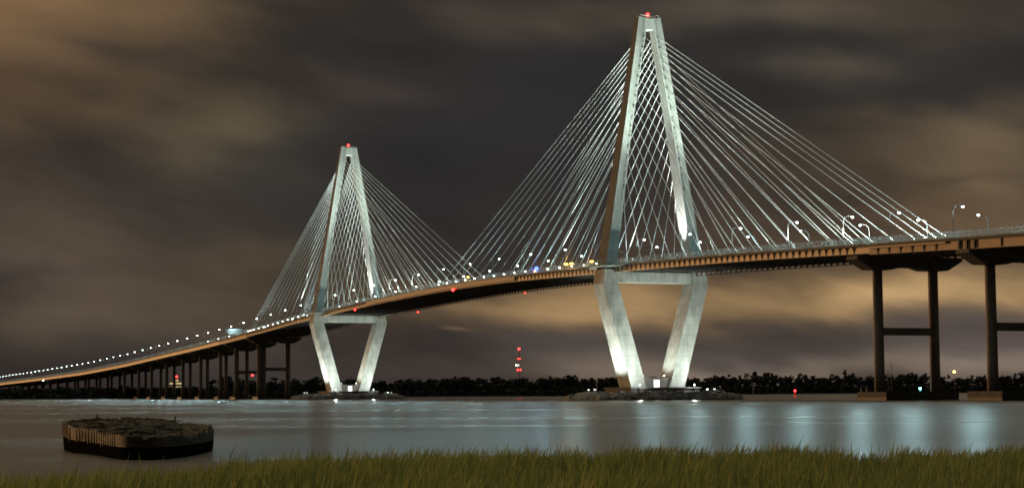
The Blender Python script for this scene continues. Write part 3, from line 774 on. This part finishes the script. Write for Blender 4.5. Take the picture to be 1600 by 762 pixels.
# patrol car with blue light bar
T = thing('patrol_car', 'car on the deck with a glaring blue light bar, behind the railing', 'car', W(-89, -18.9, zd(-89)+.05), ANG)
mb = MB(); prof = [(-2.5,.45),(-2.45,.95),(-1.5,1.05),(-.85,1.5),(.9,1.52),(1.6,1.1),(2.4,1.0),(2.5,.45)]
mb.loft([[(-.88, y, z) for y, z in prof], [(.88, y, z) for y, z in prof]]); fixn(mb.build('body', M['carpaint'], T))
mb = MB(); mb.loft([[(-.9, y, z) for y, z in ((-1.3,1.08),(-.8,1.42),(.8,1.44),(1.35,1.1))], [(.9, y, z) for y, z in ((-1.3,1.08),(-.8,1.42),(.8,1.44),(1.35,1.1))]]); fixn(mb.build('side_window', M['glass'], T))
for x in (-.82, .82):
    for y in (-1.5, 1.5):
        mb = MB(); mb.loft([[(x+dx, y+.36*math.cos(a), .36+.36*math.sin(a)) for a in np.linspace(0, 2*PI, 12, endpoint=False)] for dx in (-.12,.12)]); fixn(mb.build('wheel', M['rubber'], T))
mb = MB(); mb.box((-.7,-.2,1.52), (.7,.2,1.62)); mb.build('roof_rack', M['housing'], T)
mb = MB(); mb.box((-.85,-.45,1.62), (.85,.45,2.05)); sphere(mb, (0,0,2.3), 1.1, 8, 6); mb.build('light_bar', M['blue'], T)
ld = bpy.data.lights.new('blue_light', 'POINT'); ld.energy = 1500; ld.color = (.15,.25,1.); ld.shadow_soft_size = .4
lo = bpy.data.objects.new('blue_light', ld); C.objects.link(lo); lo.parent = T; lo.location = (-.3,0,3.4)

# sign gantry on the left approach
T = thing('sign_gantry', 'pale road sign panel on posts above the approach deck, left of the shorter tower', 'road sign', W(-760,0,zd(-760)), ANG)
mb = MB()
for l in (-17.9, 17.4): mb.tube([(l,0,0),(l,0,8.2)], .25, 8)
mb.tube([(-17.9,.25,6.2),(17.4,.25,6.2)], .2, 6); mb.tube([(-17.9,.25,7.8),(17.4,.25,7.8)], .2, 6)
for k in range(17): mb.tube([(-17.9+k*2.1,.25,6.2),(-17.9+(k+.5)*2.1,.25,7.8),(-17.9+(k+1)*2.1,.25,6.2)], .09, 4)
mb.build('gantry_frame', M['pole'], T)
mb = MB()
for i in range(5):
    for j in range(2): mb.box((-16.4+i*2.45,-.2,4.6+j*2.2), (-16.4+i*2.45+2.3,-.05,4.6+j*2.2+2.05))
mb.build('sign_panel', M['sign'], T)
mb = MB(); mb.tube([(-16,-1.8,3.9),(-5,-1.8,3.9)], .1, 4); mb.build('lamp_rail', M['pole'], T)
ld = bpy.data.lights.new('sign_light', 'AREA'); ld.energy = 90; ld.shape = 'RECTANGLE'; ld.size = 11; ld.size_y = .3; ld.color = (.9,1,.95)
lo = bpy.data.objects.new('sign_light', ld); C.objects.link(lo); lo.parent = T; lo.location = (-10.5,-2.2,4.1); lo.rotation_euler = (R(125),0,0)

# lamp below the left approach
T = thing('work_lamp', 'small white lamp hanging below the far left approach deck', 'lamp', W(-1829,-22.,zf(-1829)-3.6), ANG)
mb = MB(); mb.tube([(0,0,.3),(0,0,1.2)], .1, 5); mb.tube([(0,0,1.15),(1.5,0,1.15)], .1, 5); mb.build('bracket', M['housing'], T)
mb = MB(); sphere(mb, (0,0,-.1), .55, 8, 6); mb.build('bulb', M['whitedot'], T)

# ------------------------------------------------------------------ far masts, marks, buildings
def lattice(mb, h, w0, w1, n):
    for i in range(n):
        z0, z1 = h*i/n, h*(i+1)/n; a, b = w0+(w1-w0)*i/n, w0+(w1-w0)*(i+1)/n
        c0 = [(a*math.cos(t_), a*math.sin(t_), z0) for t_ in (0.5, 2.6, 4.7)]; c1 = [(b*math.cos(t_), b*math.sin(t_), z1) for t_ in (0.5, 2.6, 4.7)]
        for k in range(3):
            mb.tube([c0[k], c1[k]], .16, 4); mb.tube([c0[k], c1[(k+1)%3]], .09, 4); mb.tube([c0[k], c0[(k+1)%3]], .09, 4)
T = thing('radio_mast', 'lattice radio mast behind the trees with red lamps at three levels', 'radio mast', (10.4,3000,1))
mb = MB(); lattice(mb, 74., 2.2, .8, 16); mb.build('lattice', M['mast'], T)
for z, xs, rr in ((74.8, (0,), 1.9), (59, (-1.2,1.2), .95), (41, (-2.2,2.2), 1.25)):
    for x in xs:
        mb = MB(); sphere(mb, (x,-1.2,z), rr, 8, 6); mb.tube([(x,-1.2,z),(0,0,z-.2)], .1, 4); mb.build('red_lamp', M['red'], T)
mb = MB(); sphere(mb, (-4.6,-.5,48.6), 1.0, 8, 6); mb.tube([(-4.6,-.5,48.6),(0,0,48.3)], .12, 4); mb.build('white_lamp', M['whitedot'], T)
T = thing('lamp_mast', 'slim mast with one red lamp seen between the piers left of the shorter tower', 'mast', (-423.7,3000,1))
mb = MB(); mb.tube([(0,0,0),(0,0,34)], .4, 6, .2); mb.build('pole', M['mast'], T)
mb = MB(); sphere(mb, (0,0,34.8), 1.7, 8, 6); mb.build('red_lamp', M['red'], T)
T = thing('light_mast', 'tall mast with a glaring amber lamp above the trees at the right', 'light mast', (718.4,3000,1))
mb = MB(); mb.tube([(0,0,0),(0,0,33)], .45, 6, .25); mb.build('pole', M['mast'], T)
mb = MB(); sphere(mb, (0,0,33.6), 1.9, 8, 6); mb.build('amber_lamp', M['amber'], T)
for x, h, lb in ((616.6, 47, 'taller bare lattice mast above the trees seen between the near pier columns'), (610.5, 38, 'shorter bare lattice mast beside the taller one between the near pier columns')):
    T = thing('lattice_mast', lb, 'mast', (x,3000,1)); mb = MB(); lattice(mb, h, 1.3, .5, 10); mb.build('lattice', M['mast'], T)
T = thing('shore_pole', 'thin pale pole in front of the trees left of the taller tower', 'pole', (93,2045,.5))
mb = MB(); mb.tube([(0,0,0),(0,0,16)], .3, 6, .2); mb.build('pole', M['pole'], T)
mb = MB(); mb.box((-1.2,-.15,14.6), (1.2,.15,14.9)); mb.build('cross_arm', M['wood'], T)
T = thing('channel_marker', 'pile with a dark board standing in the river right of the rock island', 'channel marker', (195.5,1500,0))
mb = MB(); mb.tube([(0,0,-3),(0,0,7)], .3, 8); mb.build('pile', M['wood'], T)
mb = MB(); mb.box((-.9,-.45,5.2), (.9,-.35,7.)); mb.build('board', M['sign'], T)
T = thing('buoy', 'small red buoy with glowing red lamp on the river', 'buoy', (204.4,1337,0))
mb = MB(); mb.loft([[(r_*math.cos(a), r_*math.sin(a), z) for a in np.linspace(0,2*PI,12,endpoint=False)] for z, r_ in ((-.6,.9),(-.2,1.3),(.7,1.3),(.9,1.0))]); mb.build('float', M['redpaint'], T)
mb = MB()
for a in (0.4, 2.5, 4.6): mb.tube([(.9*math.cos(a),.9*math.sin(a),.8),(.25*math.cos(a),.25*math.sin(a),3.5)], .08, 4)
mb.loft([[(.5*math.cos(a),.5*math.sin(a),z) for a in np.linspace(0,2*PI,8,endpoint=False)] for z in (2.,2.15)])
mb.build('cage', M['redpaint'], T)
mb = MB(); sphere(mb, (0,0,4.1), .8, 8, 6); mb.build('red_lamp', M['red'], T)
ld = bpy.data.lights.new('buoy_light', 'POINT'); ld.energy = 900; ld.color = (1,.05,.03); ld.shadow_soft_size = .8
lo = bpy.data.objects.new('buoy_light', ld); C.objects.link(lo); lo.parent = T; lo.location = (0,-1.2,4.1)
p = W(195.5, 9.2, 3.0)
T = thing('marker_lamp', 'small cyan marker lamp on the near pier footing beside its right column', 'marker lamp', p)
mb = MB(); mb.tube([(0,0,0),(0,0,.9)], .1, 6); mb.box((-.25,-.25,0), (.25,.25,.1)); mb.build('post', M['pole'], T)
mb = MB(); sphere(mb, (0,0,1.1), .42, 8, 6); mb.build('cyan_lamp', M['cyan'], T)
ld = bpy.data.lights.new('cyan_light', 'POINT'); ld.energy = 250; ld.color = (.1,.8,1.); ld.shadow_soft_size = .4
lo = bpy.data.objects.new('cyan_light', ld); C.objects.link(lo); lo.parent = T; lo.location = (.3,-.8,1.3)
for ds, lb in ((0., 'left'), (2.6, 'right')):
    T = thing('mooring_post', 'pale stubby post, %s one of the two on the corner of the near pier footing' % lb, 'post', W(194.+ds, -14.2+ds*.22, 3.0), 0, 'stubby posts on the pier footing')
    mb = MB(); mb.tube([(0,0,0),(0,0,1.5)], .22, 8); mb.tube([(0,0,1.5),(0,0,1.62)], .28, 8); mb.build('post', M['sign'], T)
for x, y, lb in ((-265.4,1560,'leftmost'), (-236.3,1480,'middle'), (-204,1430,'rightmost')):
    T = thing('timber_pile', '%s of three short timber piles in the water by the left piers' % lb, 'pile', (x,y,0), 0, 'short timber piles by the left piers')
    mb = MB(); mb.tube([(0,0,-3),(0,0,3.6)], .55, 8, .5); mb.build('pile', M['wood'], T)
    mb = MB(); mb.tube([(0,0,2.6),(0,0,2.9)], .62, 8); mb.build('band', M['collar'], T)
# stepped building far behind the left piers
T = thing('hotel_building', 'far stepped building with lit upper floors and red roof lamp behind the left piers', 'building', (-475,2600,1))
mb = MB(); mb.box((-10.5,-8,0), (10.5,8,17.6)); mb.box((-8,-7,17.6), (9,7,22)); mb.box((-2.5,-5,22), (4.5,5,25.5)); mb.build('wall', M['wall'], T)
mb = MB(); mb.loft([[(-2.9,-5.4,25.5),(4.9,-5.4,25.5),(4.9,5.4,25.5),(-2.9,5.4,25.5)], [(.6,-.5,27.6),(1.4,-.5,27.6),(1.4,.5,27.6),(.6,.5,27.6)]]); mb.build('roof', M['roof'], T)
for z in (13., 18.3, 22.4):
    for x in np.arange(-9.5, 9.6, 2.4):
        if z > 18 and (x < -7.5 or x > 8): continue
        if z > 22 and (x < -2.4 or x > 3.5): continue
        mb = MB(); yy_ = {13.:-8, 18.3:-7, 22.4:-5}[z]; mb.box((x,yy_-.12,z), (x+1.6,yy_-.01,z+2.2)); mb.build('window', M['window'], T)
mb = MB(); mb.tube([(1,0,27.4),(1,0,28.6)], .15, 5); mb.build('lamp_post', M['mast'], T)
mb = MB(); sphere(mb, (1,0,29), 1.4, 8, 6); mb.build('red_lamp', M['red'], T)

# ------------------------------------------------------------------ wreck
T = thing('boat_wreck', 'rotting wooden hull with broken planks lying in the shallows behind the grass', 'wreck', (-20.5, 99., 0))
WL = [(-25.62,105.3),(-24.0,100.2),(-21.35,94.8),(-18.9,88.6),(-17.6,87.4),(-16.7,88.0),(-16.15,92.8),(-16.4,99.8),(-16.9,104.),(-18.3,108.5),(-20.4,111.6),(-22.8,114.2),(-24.6,113.2),(-25.7,109.6)]
RIM = [1.60,1.42,1.30,1.21,1.19,1.18,1.17,1.16,1.18,1.38,1.58,1.70,1.72,1.70]
def dens(pts, rim, n=10):
    out = []; m_ = len(pts)
    P = [Vector((*p, r_)) for p, r_ in zip(pts, rim)]
    for i in range(m_):
        p0, p1, p2, p3 = P[(i-1)%m_], P[i], P[(i+1)%m_], P[(i+2)%m_]
        for k in range(n):
            u = k/n
            if i in (13, 0, 12): out.append(p1.lerp(p2, u) if i != 13 else p1.lerp(p2, u)); continue
            out.append(.5*((2*p1)+(p2-p0)*u+(2*p0-5*p1+4*p2-p3)*u*u+(3*p1-p0-3*p2+p3)*u**3))
    return out
RP = dens(WL, RIM); cen = Vector((-20.8, 100.3, 0))
loc0 = Vector((-20.5, 99., 0))
def ringat(zf_, grow, jit=0.):
    o = []
    for i, p in enumerate(RP):
        d_ = Vector((p.x-cen.x, p.y-cen.y, 0)); nz = mnoise.noise((p.x*1.3, p.y*1.3, zf_*3))
        pp = cen + d_*(grow + jit*nz)
        o.append(Vector((pp.x, pp.y, zf_ if not callable(zf_) else zf_(p))) - loc0)
    return o
rg = random.Random(5)
ragged = [rg.uniform(-.07,.03) + .05*mnoise.noise((i*.21,3,0)) for i in range(len(RP))]
for a_, b_, d_ in ((3,6,.10),(22,25,.18),(41,44,.13),(58,63,.22),(74,77,.12),(96,101,.16),(118,121,.14)):
    for i in range(a_, b_): ragged[i % len(RP)] -= d_*rg.uniform(.6,1.2)
def rimz(off, rag=1.):
    o = []
    for i, p in enumerate(RP): o.append(p.z + off + ragged[i]*rag)
    return o
def ring_z(zs, grow):
    return [Vector((cen.x+(p.x-cen.x)*grow, cen.y+(p.y-cen.y)*grow, z)) - loc0 for p, z in zip(RP, zs)]
mb = MB(); mb.loft([ringat(-.6,.97), ringat(.35,1.0,.01), [Vector((v.x,v.y,p.z*.52)) for v, p in zip(ringat(0,1.0,.01), RP)]], cap=False); fixn(mb.build('wet_hull', M['wet'], T))
mb = MB(); mb.loft([[Vector((v.x,v.y,p.z*.50)) for v, p in zip(ringat(0,1.004), RP)], ring_z(rimz(-.06), 1.012), ring_z(rimz(0.), 1.0), ring_z(rimz(-.02), .955), ring_z(rimz(-.5), .95)], cap=False); fixn(mb.build('upper_planking', M['plank'], T))
# upright ribs along the side
mb = MB()
for i in range(0, len(RP)):
    p = RP[i]
    if rg.random() < .22: continue
    d_ = Vector((p.x-cen.x, p.y-cen.y, 0)); c_ = cen + d_*1.014; tdir = (RP[(i+1)%len(RP)] - RP[i-1]); tdir.z = 0; tdir.normalize(); nd = Vector((tdir.y,-tdir.x,0))
    a0 = Vector((c_.x, c_.y, p.z*rg.uniform(.42,.58))) - loc0; h_ = p.z*rg.uniform(.92,1.02) - a0.z - loc0.z
    wv = tdir*rg.uniform(.05,.10); dv = nd*.022
    mb = MB(); mb.loft([[a0-wv-dv, a0+wv-dv, a0+wv+dv, a0-wv+dv], [v_+Vector((0,0,h_)) for v_ in (a0-wv-dv, a0+wv-dv, a0+wv+dv, a0-wv+dv)]])
    if p.y < 108 and p.x < -19.2: mb.build('hull_stave', M['stave'], T)
mb = MB()      # sunken uneven deck
rings = [ring_z(rimz(-.10, .5), .96)]
for k in (.8, .62, .45, .28, .12):
    rings.append([Vector((cen.x+(p.x-cen.x)*k, cen.y+(p.y-cen.y)*k, p.z*(.35+.65*k)+(1-k)*.92 - 0.12 + .035*mnoise.noise((p.x*k*.9, p.y*k*.5, k*2)))) - loc0 for p in RP])
mb.loft(rings); fixn(mb.build('deck', M['deckwood'], T))
mb = MB()
for i in range(70):
    mb = MB(); k = rg.uniform(.15,.93); p = RP[rg.randrange(len(RP))]
    b0 = Vector((cen.x+(p.x-cen.x)*k, cen.y+(p.y-cen.y)*k, p.z*(.35+.65*k)+(1-k)*.92 - .05)) - loc0
    a_ = rg.gauss(1.45,.3); ln = rg.uniform(.5,2.2); dv = Vector((math.cos(a_), math.sin(a_), rg.gauss(0,.03)))*ln/2
    wv = Vector((-dv.y, dv.x, 0)).normalized()*rg.uniform(.06,.14); up = Vector((0,0,rg.uniform(.02,.06)))
    mb.loft([[b0-dv-wv, b0-dv+wv, b0-dv+wv+up, b0-dv-wv+up], [b0+dv-wv, b0+dv+wv, b0+dv+wv+up, b0+dv-wv+up]])
    mb.build('loose_plank', M['deckwood'], T)

for i, hh, lx in ((70,.34,.06),(77,.22,-.05),(66,.15,.10),(12,.14,-.05),(100,.20,.03),(125,.24,.05)):
    p = RP[i % len(RP)]; b0 = Vector((cen.x+(p.x-cen.x)*.985, cen.y+(p.y-cen.y)*.985, p.z-.4)) - loc0
    mb = MB(); mb.tube([b0, b0+Vector((lx*.5,0,.4)), b0+Vector((lx,.05,.4+hh))], .07, 6, .045); mb.build('broken_post', M['plank'], T)
wv = []; wf = []
for i in range(900):
    k = math.sqrt(rg.random())*.93; p = RP[rg.randrange(len(RP))]
    b0 = Vector((cen.x+(p.x-cen.x)*k, cen.y+(p.y-cen.y)*k, p.z*(.35+.65*k)+(1-k)*.92 - .13)) - loc0
    if mnoise.noise((b0.x*.8, b0.y*.35, 9)) < .02: continue
    hh = rg.uniform(.08,.24); a_ = rg.uniform(0,PI); o_ = len(wv)
    wv += [b0+Vector((math.cos(a_)*.03,math.sin(a_)*.03,0)), b0-Vector((math.cos(a_)*.03,math.sin(a_)*.03,0)), b0+Vector((rg.gauss(0,.06),rg.gauss(0,.06),hh))]; wf.append((o_,o_+1,o_+2))
mb = MB(); mb.add(wv, wf); mb.build('deck_weeds', basic('dark_weeds', (.02,.025,.010), (.07,.075,.03), 2.), T)['kind'] = 'stuff'

# ------------------------------------------------------------------ marsh bank and grass
def edge_y(x, y=None):           # far edge of the grass, follows the picture's sweep
    return float(np.interp(x, [-60,-18,-10.9,-9.7,-9.1,-8.4,-7.3,-4,0,4,8,11.6,16,40], [38,41,44.5,45.,47.5,51.5,55,58.5,60,60.5,59.5,57.5,59.5,62]))
xs = np.linspace(-60, 60, 121); vs = []; fs = []
for i, x in enumerate(xs):
    e = edge_y(x)
    for j, (yy_, z) in enumerate(((-20, .9), (18, .6), (e-12, .33), (e-2, .16), (e+2.5, -.5))): vs.append((x, yy_, z + .05*mnoise.noise((x*.4, yy_*.2, 0))))
for i in range(len(xs)-1):
    for j in range(4): fs.append((i*5+j, (i+1)*5+j, (i+1)*5+j+1, i*5+j+1))
mb = MB(); mb.add(vs, fs); tag(mb.build('marsh_bank', M['mud']), 'dark muddy marsh bank under the grass', 'bank', kind='structure')
N = 135000
gx = nrg.uniform(-1, 1, N); gy = nrg.uniform(24., 63., N)
gx = gx*(gy*.33 + 2.5)
ex = np.interp(gx, xs, [edge_y(x) for x in xs]) + 1.2*np.sin(gx*1.7) + .8*np.sin(gx*4.1+1)
clump = np.array([mnoise.noise((a*.55, b*.28, 3.)) for a, b in zip(gx, gy)])
keep = (gy < ex + nrg.exponential(.35, N)*1.0) & ((clump > -.22) | (nrg.random(N) < .35))
gx, gy = gx[keep], gy[keep]; n = len(gx); ex = ex[keep]
def vnoise(x, y, s, o=0.):
    return np.array([mnoise.noise((a*s, b*s, o)) for a, b in zip(x, y)])
pt = vnoise(gx, gy*.6, .35, 1.); pt2 = vnoise(gx, gy, 1.3, 7.)
gz = np.where(gy > ex-6, .12, .30)
h = (1.09 + .30*pt + .24*pt2)*nrg.uniform(.62, 1.12, n); tall = nrg.random(n) < .03; h *= np.where(tall, 1.2, 1.)
h *= np.clip((ex - gy)/1.6 + .62, .5, 1.)
wd = nrg.uniform(.010, .020, n)*(.7+gy/70)
lean = .10*nrg.normal(size=n) + .10 + .22*pt; leany = .10*nrg.normal(size=n); yaw = nrg.uniform(-.9, .9, n); bent = nrg.random(n) < .05; lean = np.where(bent, lean*3.2 + .25*np.sign(nrg.normal(size=n)), lean); h = np.where(bent, h*.85, h)
V = np.zeros((n, 7, 3)); cols = np.zeros((n, 7, 3))
dx, dy = np.cos(yaw), np.sin(yaw)
for k, (tz, ww) in enumerate(((0,1.),(.42,.95),(.76,.62))):
    cx_ = gx + lean*h*tz**2.0*1.2; cy__ = gy + leany*h*tz**2; cz = gz - .05 + h*tz*(1-.12*tz*np.abs(lean))
    for e_, sgn in ((0,-1),(1,1)):
        V[:, 2*k+e_] = np.stack([cx_+sgn*dx*wd*ww, cy__+sgn*dy*wd*ww, cz], 1)
V[:,6] = np.stack([gx + lean*h*1.25 + .05*nrg.normal(size=n), gy+leany*h, gz + h*(1-.15*np.abs(lean))], 1)
green = np.array([.060,.165,.055]); yel = np.array([.25,.28,.10]); drk = np.array([.030,.042,.010])
f1 = np.clip(.35 + .55*pt2 + .25*nrg.normal(size=n), 0, 1)[:,None]
cb = green*(1-f1) + yel*f1*.9 + drk*0
dry = (nrg.random(n) < .11)[:,None]; cb *= nrg.uniform(.35, 1.5, (n,1)); cb = np.where(dry, np.array([.34,.30,.13]), cb)
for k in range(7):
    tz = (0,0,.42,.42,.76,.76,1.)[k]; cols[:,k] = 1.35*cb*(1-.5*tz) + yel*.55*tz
F4 = np.arange(n)[:,None]*7
q1 = F4 + np.array([[0,1,3,2]]); q2 = F4 + np.array([[2,3,5,4]]); q3 = F4 + np.array([[4,5,6,6]])
tri = np.concatenate([q1[:, [0,1,2]], q1[:, [0,2,3]], q2[:, [0,1,2]], q2[:, [0,2,3]], q3[:, [0,1,2]]])
o = npmesh('marsh_grass', V.reshape(-1,3), tri, M['grass'], cols.reshape(-1,3))
tag(o, 'tall dark green and straw coloured cordgrass along the near bank', 'grass', kind='stuff')
bpy.context.view_layer.update()
